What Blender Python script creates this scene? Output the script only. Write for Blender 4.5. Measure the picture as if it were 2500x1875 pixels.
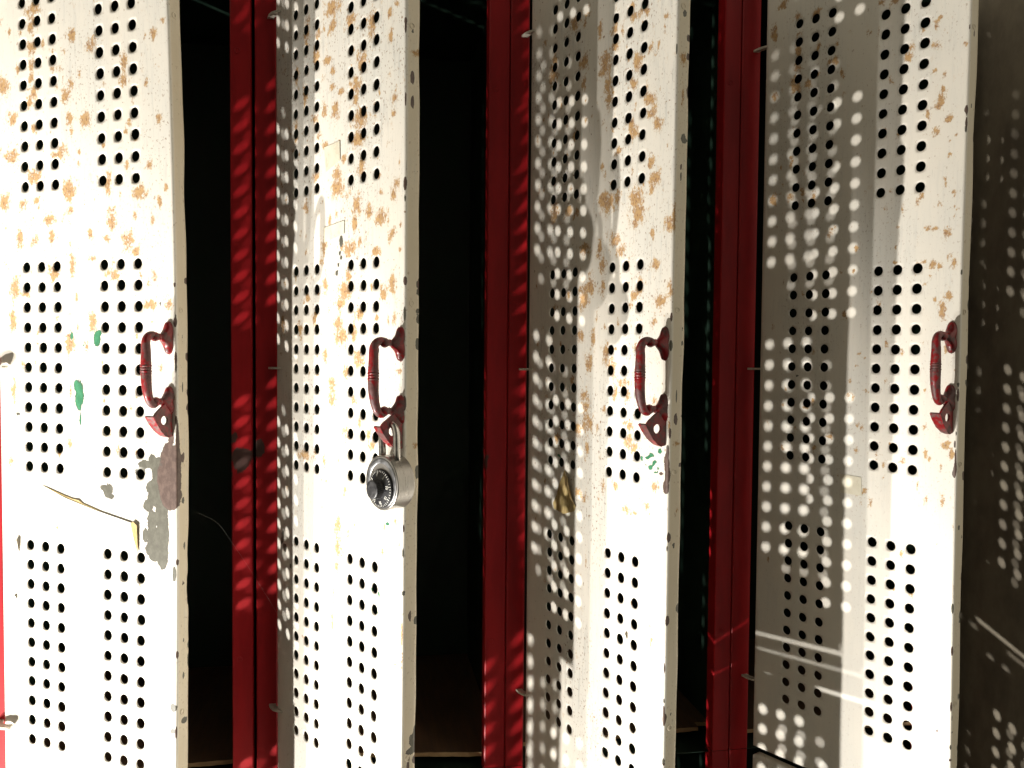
import bpy, bmesh, math, random
from mathutils import Vector, Matrix
from math import sin, cos, pi, radians

sc = bpy.context.scene
for o in list(bpy.data.objects):
    bpy.data.objects.remove(o)
COL = sc.collection

# ------------------------------------------------------------------ camera
CAM = Vector((0.4127, -1.06196, 0.02339))
RGT = Vector((0.985326, -0.170473, 0.008496)); UPV = Vector((-0.001702, 0.039959, 0.9992)); FWD = Vector((0.170676, 0.984552, -0.039082))
cd = bpy.data.cameras.new('camera'); cam = bpy.data.objects.new('camera', cd); COL.objects.link(cam)
cd.sensor_fit = 'HORIZONTAL'; cd.sensor_width = 36.0; cd.lens = 2111.43 / 2500 * 36.0
cd.clip_start = 0.02; cd.clip_end = 60.0
cam.matrix_world = Matrix(((RGT.x, UPV.x, -FWD.x, CAM.x), (RGT.y, UPV.y, -FWD.y, CAM.y), (RGT.z, UPV.z, -FWD.z, CAM.z), (0, 0, 0, 1)))
sc.camera = cam

# ------------------------------------------------------------------ world: the dim room light, a little stronger from the right
w = bpy.data.worlds.new('World'); sc.world = w; w.use_nodes = True
nt = w.node_tree; bg = nt.nodes['Background']
tc = nt.nodes.new('ShaderNodeTexCoord'); sp = nt.nodes.new('ShaderNodeSeparateXYZ'); nt.links.new(tc.outputs['Generated'], sp.inputs[0])
mr = nt.nodes.new('ShaderNodeMapRange'); mr.inputs['From Min'].default_value = -1.0; mr.inputs['From Max'].default_value = 1.0
nt.links.new(sp.outputs['X'], mr.inputs['Value'])
cr = nt.nodes.new('ShaderNodeValToRGB'); e = cr.color_ramp.elements
e[0].position = 0.0; e[0].color = (0.62, 0.57, 0.455, 1); e[1].position = 1.0; e[1].color = (0.74, 0.68, 0.54, 1)
for p_, c_ in ((0.13, 0.42), (0.27, 0.12), (0.42, 0.045), (0.60, 0.055), (0.74, 0.50), (0.85, 0.90)):
    q_ = e.new(p_); q_.color = (c_, c_*0.92, c_*0.735, 1)
nt.links.new(mr.outputs[0], cr.inputs[0]); nt.links.new(cr.outputs[0], bg.inputs['Color'])
mz = nt.nodes.new('ShaderNodeMapRange'); mz.inputs['From Min'].default_value = -0.6; mz.inputs['From Max'].default_value = 0.7
mz.inputs['To Min'].default_value = 0.45; mz.inputs['To Max'].default_value = 1.45
nt.links.new(sp.outputs['Z'], mz.inputs['Value']); nt.links.new(mz.outputs[0], bg.inputs['Strength'])

# ------------------------------------------------------------------ three floor lamps to the lower left
def lamp(loc, aim, power, size, blend, radius, colr):
    l = bpy.data.lights.new('floor_lamp_light', 'SPOT'); o = bpy.data.objects.new('floor_lamp_light', l); COL.objects.link(o)
    o.location = loc; l.energy = power; l.spot_size = radians(size); l.spot_blend = blend
    l.shadow_soft_size = radius; l.color = colr
    o.rotation_euler = (Vector(aim) - Vector(loc)).to_track_quat('-Z', 'Y').to_euler()
    return o
LC = (1.0, 0.962, 0.90)
AX = Vector((cos(radians(75)), sin(radians(75)), 0.0))
L1, L2, L3 = Vector((-0.725, -0.875, -1.505)), Vector((-1.095, -0.834, -1.573)), Vector((-1.537, -0.736, -1.532))
lamp(L1, L1 + AX, 240, 127.2, 0.10, 0.016, LC)
lamp(L2, L2 + AX, 122, 134.1, 0.066, 0.016, LC)
lamp(L3, (0.60, -0.05, 0.30), 375, 58, 1.0, 0.016, LC)

sc.view_settings.view_transform = 'Standard'
sc.view_settings.look = 'None'
sc.view_settings.exposure = 0.0
sc.view_settings.gamma = 1.0
sc.view_settings.use_curve_mapping = False

# ------------------------------------------------------------------ node helpers
def newmat(name):
    m = bpy.data.materials.new(name); m.use_nodes = True
    return m, m.node_tree, m.node_tree.nodes['Principled BSDF']
def N(nt, t, **kw):
    n = nt.nodes.new(t)
    for k, v in kw.items(): setattr(n, k, v)
    return n
def mapped(nt, src, scale):
    m = N(nt, 'ShaderNodeMapping'); m.inputs['Scale'].default_value = scale
    nt.links.new(src, m.inputs['Vector']); return m.outputs[0]
def noise(nt, vec, scale, detail=4, rough=0.6, dist=0.0):
    n = N(nt, 'ShaderNodeTexNoise'); n.inputs['Scale'].default_value = scale; n.inputs['Detail'].default_value = detail
    n.inputs['Roughness'].default_value = rough; n.inputs['Distortion'].default_value = dist
    nt.links.new(vec, n.inputs['Vector']); return n.outputs['Fac']
def math_(nt, op, a, b=None, clamp=False):
    n = N(nt, 'ShaderNodeMath', operation=op); n.use_clamp = clamp
    for i, v in enumerate((a, b)):
        if v is None: continue
        if isinstance(v, (int, float)): n.inputs[i].default_value = v
        else: nt.links.new(v, n.inputs[i])
    return n.outputs[0]
def step(nt, v, lo, hi, tmin=0.0, tmax=1.0):
    n = N(nt, 'ShaderNodeMapRange'); n.interpolation_type = 'SMOOTHSTEP'
    n.inputs['From Min'].default_value = lo; n.inputs['From Max'].default_value = hi
    n.inputs['To Min'].default_value = tmin; n.inputs['To Max'].default_value = tmax
    nt.links.new(v, n.inputs['Value']); return n.outputs[0]
def mixc(nt, f, a, b):
    n = N(nt, 'ShaderNodeMix', data_type='RGBA')
    for s, v in (('Factor', f), ('A', a), ('B', b)):
        if isinstance(v, (tuple, float, int)): n.inputs[s].default_value = v
        else: nt.links.new(v, n.inputs[s])
    return n.outputs['Result']
def attr(nt, name):
    n = N(nt, 'ShaderNodeAttribute'); n.attribute_name = name; return n.outputs['Fac']
def bump(nt, bsdf, h, strength, dist):
    b = N(nt, 'ShaderNodeBump'); b.inputs['Strength'].default_value = strength; b.inputs['Distance'].default_value = dist
    nt.links.new(h, b.inputs['Height']); nt.links.new(b.outputs[0], bsdf.inputs['Normal']); return b

# ------------------------------------------------------------------ materials
def door_paint():
    m, nt, b = newmat('old_cream_paint')
    tc = N(nt, 'ShaderNodeTexCoord'); uv = N(nt, 'ShaderNodeUVMap').outputs[0]
    # UV is in metres across and up the sheet
    big = noise(nt, mapped(nt, uv, (14, 5, 1)), 1.0, 4, 0.6)
    streak = noise(nt, mapped(nt, uv, (260, 18, 1)), 1.0, 4, 0.7)
    fine = noise(nt, mapped(nt, uv, (420, 330, 1)), 1.0, 5, 0.75)
    mid = noise(nt, mapped(nt, uv, (150, 95, 1)), 1.0, 5, 0.7)
    fleck = noise(nt, mapped(nt, uv, (430, 270, 1)), 1.0, 2, 0.5)
    fleck2 = noise(nt, mapped(nt, uv, (210, 150, 1)), 1.0, 3, 0.55)
    scr = noise(nt, mapped(nt, uv, (900, 42, 1)), 1.0, 2, 0.5, 0.6)
    col = mixc(nt, step(nt, big, 0.35, 0.7), (0.74, 0.69, 0.60, 1), (0.66, 0.635, 0.57, 1))
    col = mixc(nt, attr(nt, 'aged'), col, mixc(nt, step(nt, big, 0.3, 0.7), (0.60, 0.52, 0.38, 1), (0.68, 0.60, 0.46, 1)))
    grime = math_(nt, 'MULTIPLY', step(nt, streak, 0.50, 0.68), math_(nt, 'MULTIPLY', attr(nt, 'wear'), step(nt, big, 0.38, 0.6, 0.25, 1.0)))
    col = mixc(nt, math_(nt, 'MULTIPLY', grime, 0.75), col, (0.50, 0.485, 0.44, 1))
    # rust: hand placed blotches broken up by noise
    r = math_(nt, 'ADD', attr(nt, 'rust'), math_(nt, 'MULTIPLY', math_(nt, 'SUBTRACT', mid, 0.5), 2.2))
    r = math_(nt, 'ADD', r, math_(nt, 'MULTIPLY', math_(nt, 'SUBTRACT', fine, 0.5), 1.7))
    rm = step(nt, r, 0.38, 0.80)
    rc = mixc(nt, step(nt, mid, 0.35, 0.65), (0.31, 0.142, 0.024, 1), (0.46, 0.262, 0.075, 1))
    dots = math_(nt, 'MULTIPLY', step(nt, fleck, 0.55, 0.61), step(nt, r, 0.4, 0.8))
    rc = mixc(nt, math_(nt, 'MULTIPLY', dots, 0.8), rc, (0.20, 0.075, 0.02, 1))
    col = mixc(nt, math_(nt, 'MULTIPLY', rm, 0.88), col, rc)
    blot = noise(nt, mapped(nt, uv, (75, 50, 1)), 1.0, 5, 0.75)
    sm = math_(nt, 'MULTIPLY', step(nt, blot, 0.60, 0.68), math_(nt, 'MULTIPLY', attr(nt, 'wear'), 0.5))
    col = mixc(nt, sm, col, (0.56, 0.42, 0.26, 1))
    # tiny rust and dirt specks everywhere
    ls = math_(nt, 'MULTIPLY', step(nt, fleck, 0.625, 0.665), step(nt, big, 0.44, 0.62, 0.08, 0.9))
    ls = math_(nt, 'MAXIMUM', ls, math_(nt, 'MULTIPLY', step(nt, fleck2, 0.67, 0.70), 0.8))
    col = mixc(nt, math_(nt, 'MULTIPLY', ls, attr(nt, 'wear')), col, (0.22, 0.105, 0.035, 1))
    ls2 = math_(nt, 'MULTIPLY', step(nt, scr, 0.71, 0.73), attr(nt, 'wear'))
    col = mixc(nt, math_(nt, 'MULTIPLY', ls2, 0.55), col, (0.22, 0.20, 0.17, 1))
    # flaked paint: green, grey and brown layers with a dark lip
    def chip(name, c1, c2, col, thr=0.5):
        c = math_(nt, 'ADD', attr(nt, name), math_(nt, 'MULTIPLY', math_(nt, 'SUBTRACT', mid, 0.5), 0.85))
        c = math_(nt, 'ADD', c, math_(nt, 'MULTIPLY', math_(nt, 'SUBTRACT', fine, 0.5), 0.3))
        lip = math_(nt, 'SUBTRACT', step(nt, c, thr - 0.05, thr - 0.02), step(nt, c, thr + 0.05, thr + 0.1))
        inner = mixc(nt, step(nt, mid, 0.42, 0.62), c1, c2)
        inner = mixc(nt, math_(nt, 'MULTIPLY', lip, 0.6), inner, (0.07, 0.06, 0.05, 1))
        return mixc(nt, step(nt, c, thr - 0.03, thr), col, inner), c
    col, _ = chip('grey', (0.085, 0.08, 0.06, 1), (0.115, 0.11, 0.085, 1), col)
    col, _ = chip('brown', (0.075, 0.045, 0.035, 1), (0.12, 0.078, 0.062, 1), col)
    col, gc = chip('green', (0.03, 0.16, 0.075, 1), (0.05, 0.22, 0.11, 1), col)
    nt.links.new(col, b.inputs['Base Color'])
    nt.links.new(step(nt, r, 0.4, 0.7, 0.45, 0.75), b.inputs['Roughness'])
    h = math_(nt, 'ADD', math_(nt, 'MULTIPLY', mid, 0.5), math_(nt, 'MULTIPLY', streak, 0.25))
    h = math_(nt, 'SUBTRACT', h, math_(nt, 'MULTIPLY', rm, 0.25))
    bump(nt, b, h, 0.35, 0.0006)
    return m

def red_paint():
    m, nt, b = newmat('red_gloss_paint')
    g = N(nt, 'ShaderNodeTexCoord').outputs['Object']
    n1 = noise(nt, mapped(nt, g, (60, 60, 12)), 1.0, 5, 0.6); n2 = noise(nt, g, 420, 3, 0.6); n3 = noise(nt, mapped(nt, g, (40, 40, 26)), 1.0, 5, 0.65)
    col = mixc(nt, step(nt, n1, 0.35, 0.65), (0.30, 0.007, 0.011, 1), (0.38, 0.010, 0.014, 1))
    w_ = math_(nt, 'ADD', attr(nt, 'worn'), math_(nt, 'MULTIPLY', math_(nt, 'SUBTRACT', n3, 0.5), 1.6))
    col = mixc(nt, math_(nt, 'MULTIPLY', step(nt, w_, 0.45, 0.6), 0.92), col, (0.045, 0.038, 0.032, 1))
    col = mixc(nt, math_(nt, 'MULTIPLY', step(nt, n2, 0.70, 0.73), 0.5), col, (0.05, 0.01, 0.01, 1))
    nt.links.new(col, b.inputs['Base Color'])
    b.inputs['Roughness'].default_value = 0.42; b.inputs['Specular IOR Level'].default_value = 0.3
    bump(nt, b, math_(nt, 'ADD', n1, math_(nt, 'MULTIPLY', n2, 0.2)), 0.3, 0.0008)
    return m

def handle_paint():
    m, nt, b = newmat('worn_red_handle_paint')
    g = N(nt, 'ShaderNodeTexCoord').outputs['Object']
    oi = N(nt, 'ShaderNodeObjectInfo').outputs['Random']
    off = N(nt, 'ShaderNodeVectorMath', operation='ADD'); nt.links.new(g, off.inputs[0])
    cb = N(nt, 'ShaderNodeCombineXYZ'); nt.links.new(math_(nt, 'MULTIPLY', oi, 7.0), cb.inputs[0]); nt.links.new(cb.outputs[0], off.inputs[1])
    v = off.outputs[0]
    n1 = noise(nt, v, 75, 5, 0.65); n2 = noise(nt, v, 300, 5, 0.7)
    col = mixc(nt, step(nt, n2, 0.35, 0.65), (0.17, 0.005, 0.008, 1), (0.28, 0.008, 0.010, 1))
    wear = step(nt, math_(nt, 'ADD', n1, math_(nt, 'MULTIPLY', n2, 0.3)), 0.62, 0.68)
    col = mixc(nt, math_(nt, 'MULTIPLY', wear, attr(nt, 'worn')), col, mixc(nt, step(nt, n2, 0.4, 0.6), (0.035, 0.028, 0.025, 1), (0.075, 0.058, 0.05, 1)))
    nt.links.new(col, b.inputs['Base Color'])
    nt.links.new(step(nt, wear, 0, 1, 0.30, 0.55), b.inputs['Roughness'])
    bump(nt, b, math_(nt, 'ADD', n1, math_(nt, 'MULTIPLY', n2, 0.3)), 0.4, 0.0008)
    return m

def plain(name, c1, c2, rough=0.6, scale=(30, 30, 30), metal=0.0, bmp=0.3, detail=5):
    m, nt, b = newmat(name)
    g = N(nt, 'ShaderNodeTexCoord').outputs['Object']
    n1 = noise(nt, mapped(nt, g, scale), 1.0, detail, 0.65)
    nt.links.new(mixc(nt, step(nt, n1, 0.3, 0.7), c1 + (1,), c2 + (1,)), b.inputs['Base Color'])
    nt.links.new(step(nt, n1, 0.3, 0.7, max(0.03, rough - 0.06), rough + 0.1), b.inputs['Roughness'])
    b.inputs['Metallic'].default_value = metal
    bump(nt, b, n1, bmp, 0.0008)
    return m

M_DOOR = door_paint(); M_RED = red_paint(); M_HANDLE = handle_paint()
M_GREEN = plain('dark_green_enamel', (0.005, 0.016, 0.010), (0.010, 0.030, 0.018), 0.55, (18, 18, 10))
M_WOOD = plain('raw_wood', (0.30, 0.19, 0.09), (0.42, 0.29, 0.15), 0.7, (20, 160, 160))
M_FLOORB = plain('stained_wood', (0.10, 0.055, 0.03), (0.16, 0.09, 0.05), 0.7, (140, 14, 60))
M_TAB = plain('dirty_hinge_metal', (0.42, 0.39, 0.31), (0.64, 0.60, 0.52), 0.45, (300, 300, 300), 0.0)
M_WALL = plain('dark_brown_wall', (0.20, 0.17, 0.13), (0.31, 0.27, 0.20), 0.9, (22, 22, 14))
M_TAPE = plain('yellowed_tape', (0.34, 0.25, 0.10), (0.46, 0.35, 0.17), 0.25, (120, 120, 40))
M_TAPE2 = plain('pale_tape', (0.62, 0.57, 0.44), (0.70, 0.655, 0.53), 0.3, (90, 90, 60))
M_CHROME = plain('brushed_steel', (0.34, 0.325, 0.305), (0.42, 0.40, 0.375), 0.32, (60, 60, 700), 1.0, 0.04)
M_FACE = plain('scuffed_steel', (0.20, 0.20, 0.205), (0.30, 0.30, 0.305), 0.42, (130, 130, 130), 1.0, 0.05)
M_SHACK = plain('polished_steel', (0.52, 0.49, 0.46), (0.66, 0.63, 0.60), 0.16, (200, 200, 200), 1.0, 0.05)
M_DIAL = plain('black_plastic', (0.010, 0.010, 0.011), (0.018, 0.018, 0.02), 0.3, (200, 200, 200), 0.0, 0.1)
M_INK = plain('white_dial_ink', (0.60, 0.58, 0.52), (0.75, 0.73, 0.66), 0.5, (300, 300, 300))
M_RUB = plain('scuffed_knob', (0.012, 0.012, 0.014), (0.06, 0.058, 0.06), 0.35, (240, 240, 240))
M_DARK = plain('black_floor_paint', (0.02, 0.02, 0.02), (0.03, 0.03, 0.028), 0.7)
M_THREAD = plain('spider_silk', (0.3, 0.3, 0.29), (0.38, 0.38, 0.36), 0.4)

# ------------------------------------------------------------------ object helpers
def link(name, me, mat=None, parent=None):
    o = bpy.data.objects.new(name, me); COL.objects.link(o)
    if mat is not None: me.materials.append(mat)
    if parent is not None: o.parent = parent
    return o
def from_bm(name, bm, mat, parent=None, smooth=False):
    me = bpy.data.meshes.new(name); bm.normal_update(); bm.to_mesh(me); bm.free()
    if smooth:
        for p in me.polygons: p.use_smooth = True
    return link(name, me, mat, parent)
def tag(o, label=None, cat=None, group=None, kind=None):
    for k, v in (('label', label), ('category', cat), ('group', group), ('kind', kind)):
        if v: o[k] = v
def add_box(bm, lo, hi, skip=()):
    x0, y0, z0 = lo; x1, y1, z1 = hi
    v = [bm.verts.new(p) for p in ((x0,y0,z0),(x1,y0,z0),(x1,y1,z0),(x0,y1,z0),(x0,y0,z1),(x1,y0,z1),(x1,y1,z1),(x0,y1,z1))]
    F = {'z0':(0,3,2,1),'z1':(4,5,6,7),'y0':(0,1,5,4),'y1':(2,3,7,6),'x0':(0,4,7,3),'x1':(1,2,6,5)}
    for k, f in F.items():
        if k not in skip: bm.faces.new([v[i] for i in f])
def tube(bm, pts, rads, seg=20, cap=True):
    rings = []; n = len(pts); pts = [Vector(p) for p in pts]
    T = [(pts[min(i+1,n-1)] - pts[max(i-1,0)]).normalized() for i in range(n)]
    up = Vector((1,0,0)) if abs(T[0].x) < 0.8 else Vector((0,1,0))
    a = T[0].cross(up).normalized()
    for i in range(n):
        a = (a - T[i]*a.dot(T[i])).normalized(); b_ = T[i].cross(a)
        r = rads[i] if not isinstance(rads, (int, float)) else rads
        ra, rb = (r if isinstance(r, tuple) else (r, r))
        rings.append([bm.verts.new(pts[i] + a*cos(2*pi*k/seg)*ra + b_*sin(2*pi*k/seg)*rb) for k in range(seg)])
    for i in range(n-1):
        for k in range(seg):
            bm.faces.new((rings[i][k], rings[i][(k+1)%seg], rings[i+1][(k+1)%seg], rings[i+1][k]))
    if cap:
        bm.faces.new(rings[0][::-1]); bm.faces.new(rings[-1])
def spline(P, n=10):
    P = [Vector(p) for p in P]; Q = [2*P[0]-P[1]] + P + [2*P[-1]-P[-2]]; o = []
    for i in range(1, len(Q)-2):
        for k in range(n):
            t = k/n; a,b,c,d = Q[i-1:i+3]
            o.append(0.5*((2*b)+(c-a)*t+(2*a-5*b+4*c-d)*t*t+(3*b-a-3*c+d)*t**3))
    o.append(P[-1]); return o

# paint damage per door: (u, z, half width, half height) in metres on the sheet
BLOTS = {
 0: {'rust': [(0.0748,0.3893,0.0105,0.0049),(0.0718,0.3716,0.0052,0.0099),(0.0711,0.3469,0.0058,0.0082),(0.0717,0.3303,0.0035,0.0074),(0.0713,0.3154,0.0042,0.005),(0.0732,0.3003,0.007,0.0075),(0.0682,0.2908,0.0047,0.0067),(0.0898,0.3496,0.0023,0.0049),(0.0503,0.326,0.0029,0.005),(0.0258,0.3118,0.0096,0.0101),(0.0406,0.2749,0.0067,0.0067),(0.0383,0.2344,0.009,0.0068),(0.0744,0.2619,0.0046,0.0042),(0.073,0.2101,0.0104,0.0075),(0.1136,0.2339,0.0063,0.0066),(0.1022,0.2298,0.0068,0.0033),(0.1235,0.192,0.0093,0.0107),(0.124,0.1689,0.0044,0.0058),(0.0264,0.184,0.0076,0.0086),(0.0547,0.1791,0.0042,0.0068),(0.0757,0.1831,0.0035,0.0042),(0.0935,0.1604,0.0068,0.0067),(0.0964,0.1435,0.0045,0.0067),(0.0492,0.1437,0.0047,0.0102),(0.07,0.1395,0.0046,0.0059),(0.1519,0.1447,0.003,0.0065),(0.1322,0.354,0.0045,0.008),(0.1594,0.341,0.0083,0.0063),(0.1221,0.292,0.0062,0.0081),(0.1293,0.3043,0.0033,0.0048),(0.1489,0.2636,0.007,0.0081),(0.1419,0.3143,0.0026,0.0032),(0.1258,0.2673,0.0044,0.0073),(0.2036,0.3184,0.0042,0.0093),(0.2028,0.2997,0.0059,0.0055),(0.2041,0.2477,0.0031,0.0039),(0.2439,0.3414,0.0036,0.0061),(0.2338,0.2949,0.0024,0.0039),(0.2476,0.2564,0.004,0.0046),(0.2566,0.3534,0.0024,0.003),(0.2339,0.2123,0.0041,0.0039),(0.1781,0.1953,0.0047,0.0113),(0.2207,0.1832,0.0086,0.0071),(0.2469,0.1723,0.0024,0.0078),(0.2554,0.1875,0.0024,0.0031),(0.1826,0.166,0.0047,0.0048),(0.1822,0.1548,0.0055,0.0081),(0.2038,0.1346,0.0075,0.0096),(0.2139,0.123,0.0054,0.0048),(0.2372,0.1539,0.0024,0.0047),(0.1754,0.1372,0.0038,0.0049),(0.204,0.2128,0.0025,0.0048),(0.138,0.232,0.0026,0.0033),(0.1729,0.2358,0.0026,0.0032),(0.1193,0.3395,0.0023,0.0032),(0.1028,0.3235,0.0032,0.0049),(0.055,0.3655,0.0029,0.0033),(0.0383,0.3694,0.0024,0.0042),(0.0408,0.0876,0.007,0.0112),(0.0559,0.0805,0.006,0.0034),(0.0989,0.1034,0.0077,0.0084),(0.1259,0.1111,0.004,0.0116),(0.1545,0.1185,0.0056,0.0033),(0.183,0.0998,0.0089,0.0058),(0.231,0.0668,0.0081,0.0042),(0.2563,0.0681,0.0048,0.0057),(0.0365,0.0498,0.0052,0.0138),(0.1207,0.0261,0.0066,0.0117),(0.1529,0.0494,0.006,0.0099),(0.1023,0.0546,0.0022,0.0034),(0.0721,0.0258,0.0032,0.0034),(0.0361,-0.0264,0.0042,0.0122),(0.1208,-0.0261,0.0031,0.0067),(0.1187,-0.0836,0.0036,0.0068),(0.0311,-0.1034,0.0043,0.007),(0.186,-0.0854,0.0025,0.0066),(0.0508,0.0033,0.0028,0.0052),(0.244,-0.0005,0.0028,0.0048),(0.1437,0.0212,0.0026,0.01),(0.2378,0.097,0.0028,0.0064),(0.2205,0.099,0.0025,0.0048)], 'green': [(0.1329,-0.0291,0.007,0.0185),(0.1335,-0.056,0.0018,0.0084),(0.1287,-0.0191,0.0044,0.0067),(0.159,0.0312,0.0056,0.0091),(0.1635,0.0378,0.0021,0.0049),(0.1231,0.0344,0.0027,0.005),(0.1394,0.0245,0.0017,0.0013)], 'grey': [(0.1716,-0.1311,0.0073,0.0083),(0.1641,-0.1282,0.0039,0.0033),(0.1758,-0.1374,0.0051,0.0033),(0.2316,-0.0962,0.0053,0.0089),(0.2224,-0.1,0.0103,0.0049),(0.2161,-0.1085,0.0078,0.0049),(0.2366,-0.1106,0.0061,0.0098),(0.2283,-0.1241,0.0053,0.0065),(0.2323,-0.1353,0.0082,0.0098),(0.2261,-0.1438,0.0074,0.0065),(0.2453,0.0682,0.002,0.0022),(0.0422,-0.0532,0.0033,0.0028),(0.2322,-0.1579,0.0086,0.0098),(0.2321,-0.1743,0.0102,0.0098),(0.231,-0.1891,0.0094,0.0098),(0.2341,-0.1986,0.007,0.0036),(0.2218,-0.1751,0.0037,0.0082),(0.2604,-0.3535,0.0049,0.0049),(0.2605,-0.2123,0.0028,0.0097),(0.2597,-0.378,0.0041,0.0032),(0.2758,-0.3705,0.0048,0.0042),(0.2745,-0.1852,0.0016,0.0048),(0.2742,-0.3223,0.0016,0.0048),(0.2739,-0.2844,0.0016,0.0023)], 'brown': [(0.252,-0.0903,0.0096,0.0081),(0.2478,-0.1067,0.0105,0.0097),(0.2507,-0.1227,0.0101,0.0081),(0.2531,-0.0806,0.0072,0.0058),(0.2572,-0.0708,0.004,0.008),(0.2547,-0.1321,0.006,0.0048),(0.2652,-0.0704,0.0024,0.0208),(0.2639,-0.0945,0.002,0.0193),(0.2648,-0.1218,0.002,0.0241),(0.2699,-0.091,0.004,0.0032),(0.2634,-0.0513,0.0016,0.0048)]},
 1: {'rust': [(0.135,0.3855,0.0126,0.0097),(0.1365,0.3673,0.006,0.0081),(0.1704,0.3632,0.0074,0.0079),(0.2093,0.3483,0.0054,0.0153),(0.2395,0.3523,0.0031,0.0045),(0.2408,0.3296,0.0036,0.0059),(0.107,0.3651,0.0051,0.005),(0.0845,0.3843,0.0039,0.0067),(0.0828,0.3662,0.0052,0.0101),(0.1022,0.3414,0.0064,0.01),(0.1257,0.3326,0.0067,0.0041),(0.1364,0.3196,0.0054,0.0041),(0.1348,0.3029,0.0048,0.0033),(0.1528,0.2942,0.0076,0.0029),(0.1901,0.3176,0.0072,0.0093),(0.1803,0.2932,0.0079,0.0094),(0.1788,0.281,0.0056,0.0063),(0.1873,0.2589,0.0122,0.0094),(0.1831,0.2392,0.0112,0.0079),(0.1408,0.2756,0.0066,0.0097),(0.1194,0.2797,0.005,0.0066),(0.1004,0.275,0.0064,0.005),(0.2485,0.2684,0.0055,0.0045),(0.246,0.2525,0.0035,0.003),(0.1083,0.2552,0.0051,0.0042),(0.1208,0.2415,0.0056,0.005),(0.1438,0.2068,0.0078,0.0098),(0.1453,0.1936,0.0125,0.0082),(0.1018,0.2126,0.0077,0.005),(0.1901,0.2083,0.0067,0.0079),(0.1571,0.2227,0.0041,0.0048),(0.25,0.1847,0.0045,0.006),(0.245,0.1748,0.0031,0.006),(0.1817,0.1715,0.0079,0.0095),(0.1775,0.1544,0.0046,0.0096),(0.204,0.1627,0.0065,0.0062),(0.2256,0.1542,0.0089,0.0077),(0.2438,0.1372,0.0056,0.0045),(0.2242,0.1789,0.0032,0.0028),(0.1192,0.1335,0.0062,0.0084),(0.1675,0.1281,0.0104,0.0081),(0.215,0.1213,0.007,0.0047),(0.1301,0.1592,0.0025,0.0066),(0.2768,0.3105,0.0053,0.0035),(0.251,0.358,0.004,0.0024),(0.0806,0.183,0.0059,0.0069),(0.0793,0.3044,0.0046,0.0102),(0.1875,0.1344,0.0034,0.0048),(0.0609,0.3322,0.0041,0.0103),(0.059,0.2688,0.0041,0.0104),(0.2215,0.1961,0.0032,0.0025),(0.1208,0.0935,0.0044,0.0101),(0.1588,0.0834,0.0129,0.0098),(0.1499,0.0707,0.0089,0.0066),(0.1661,0.0993,0.0052,0.0065),(0.1877,0.0599,0.0067,0.0064),(0.153,0.0362,0.0118,0.0099),(0.1469,0.0494,0.0078,0.0082),(0.1208,0.0161,0.0044,0.0067),(0.1001,0.057,0.0045,0.0102),(0.2286,0.0789,0.0068,0.0077),(0.2441,0.0874,0.0056,0.0091),(0.218,0.0545,0.0038,0.0031),(0.1837,0.0135,0.0074,0.008),(0.0669,0.0437,0.0047,0.0105),(0.162,-0.0031,0.0076,0.0082),(0.1767,-0.0318,0.0057,0.0049),(0.1908,0.0088,0.0045,0.0048),(0.0837,0.0798,0.0066,0.0035),(0.2131,-0.0112,0.0038,0.0063),(0.135,-0.0322,0.0074,0.0084),(0.1623,-0.067,0.0065,0.0082),(0.1869,-0.0539,0.004,0.0064),(0.2108,-0.076,0.0071,0.0063),(0.077,-0.0981,0.0134,0.007),(0.1196,-0.1009,0.0044,0.0068),(0.1349,-0.0155,0.008,0.01),(0.1764,0.0393,0.0046,0.0097),(0.2469,0.0539,0.0031,0.0046),(0.2572,0.0386,0.0035,0.0045),(0.2562,0.0008,0.004,0.003),(0.2052,-0.0654,0.0066,0.0048),(0.2794,-0.0716,0.0044,0.0033),(0.0285,0.0513,0.005,0.0108),(0.1597,-0.13,0.0048,0.0066),(0.1002,-0.0976,0.0033,0.0069),(0.1463,-0.1683,0.0079,0.0117),(0.148,-0.1899,0.0073,0.0134),(0.1451,-0.2089,0.0043,0.0084),(0.1392,-0.249,0.0019,0.0136),(0.1362,-0.2735,0.0019,0.0136),(0.1674,-0.1733,0.003,0.0066),(0.2581,-0.1695,0.002,0.0031),(0.2332,-0.1565,0.0032,0.0031),(0.2514,-0.1476,0.0031,0.0046),(0.2633,-0.2591,0.0015,0.0123),(0.2636,-0.2821,0.0015,0.0123),(0.2586,-0.3609,0.0021,0.0031)], 'green': [(0.2379,-0.1524,0.0037,0.0025),(0.2233,-0.2261,0.0022,0.0032),(0.2123,-0.2236,0.0017,0.0026),(0.2222,-0.247,0.0014,0.0025)], 'grey': [(0.1468,0.1119,0.0018,0.0049),(0.1438,0.1038,0.003,0.0039),(0.1522,0.1197,0.0024,0.0033),(0.1522,0.1374,0.0042,0.0065),(0.1498,0.1246,0.0024,0.0033),(0.0277,-0.1976,0.0036,0.0073),(0.0332,-0.2113,0.0051,0.0055),(0.0259,-0.2052,0.0022,0.0055),(0.0457,-0.2309,0.0021,0.0055),(0.2791,-0.3678,0.0055,0.0076),(0.2756,-0.3783,0.007,0.0037),(0.2851,-0.3566,0.0034,0.0039),(0.2652,-0.2172,0.003,0.0027),(0.2295,-0.1838,0.0011,0.0022),(0.2155,-0.2597,0.0038,0.0013)], 'brown': []},
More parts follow.
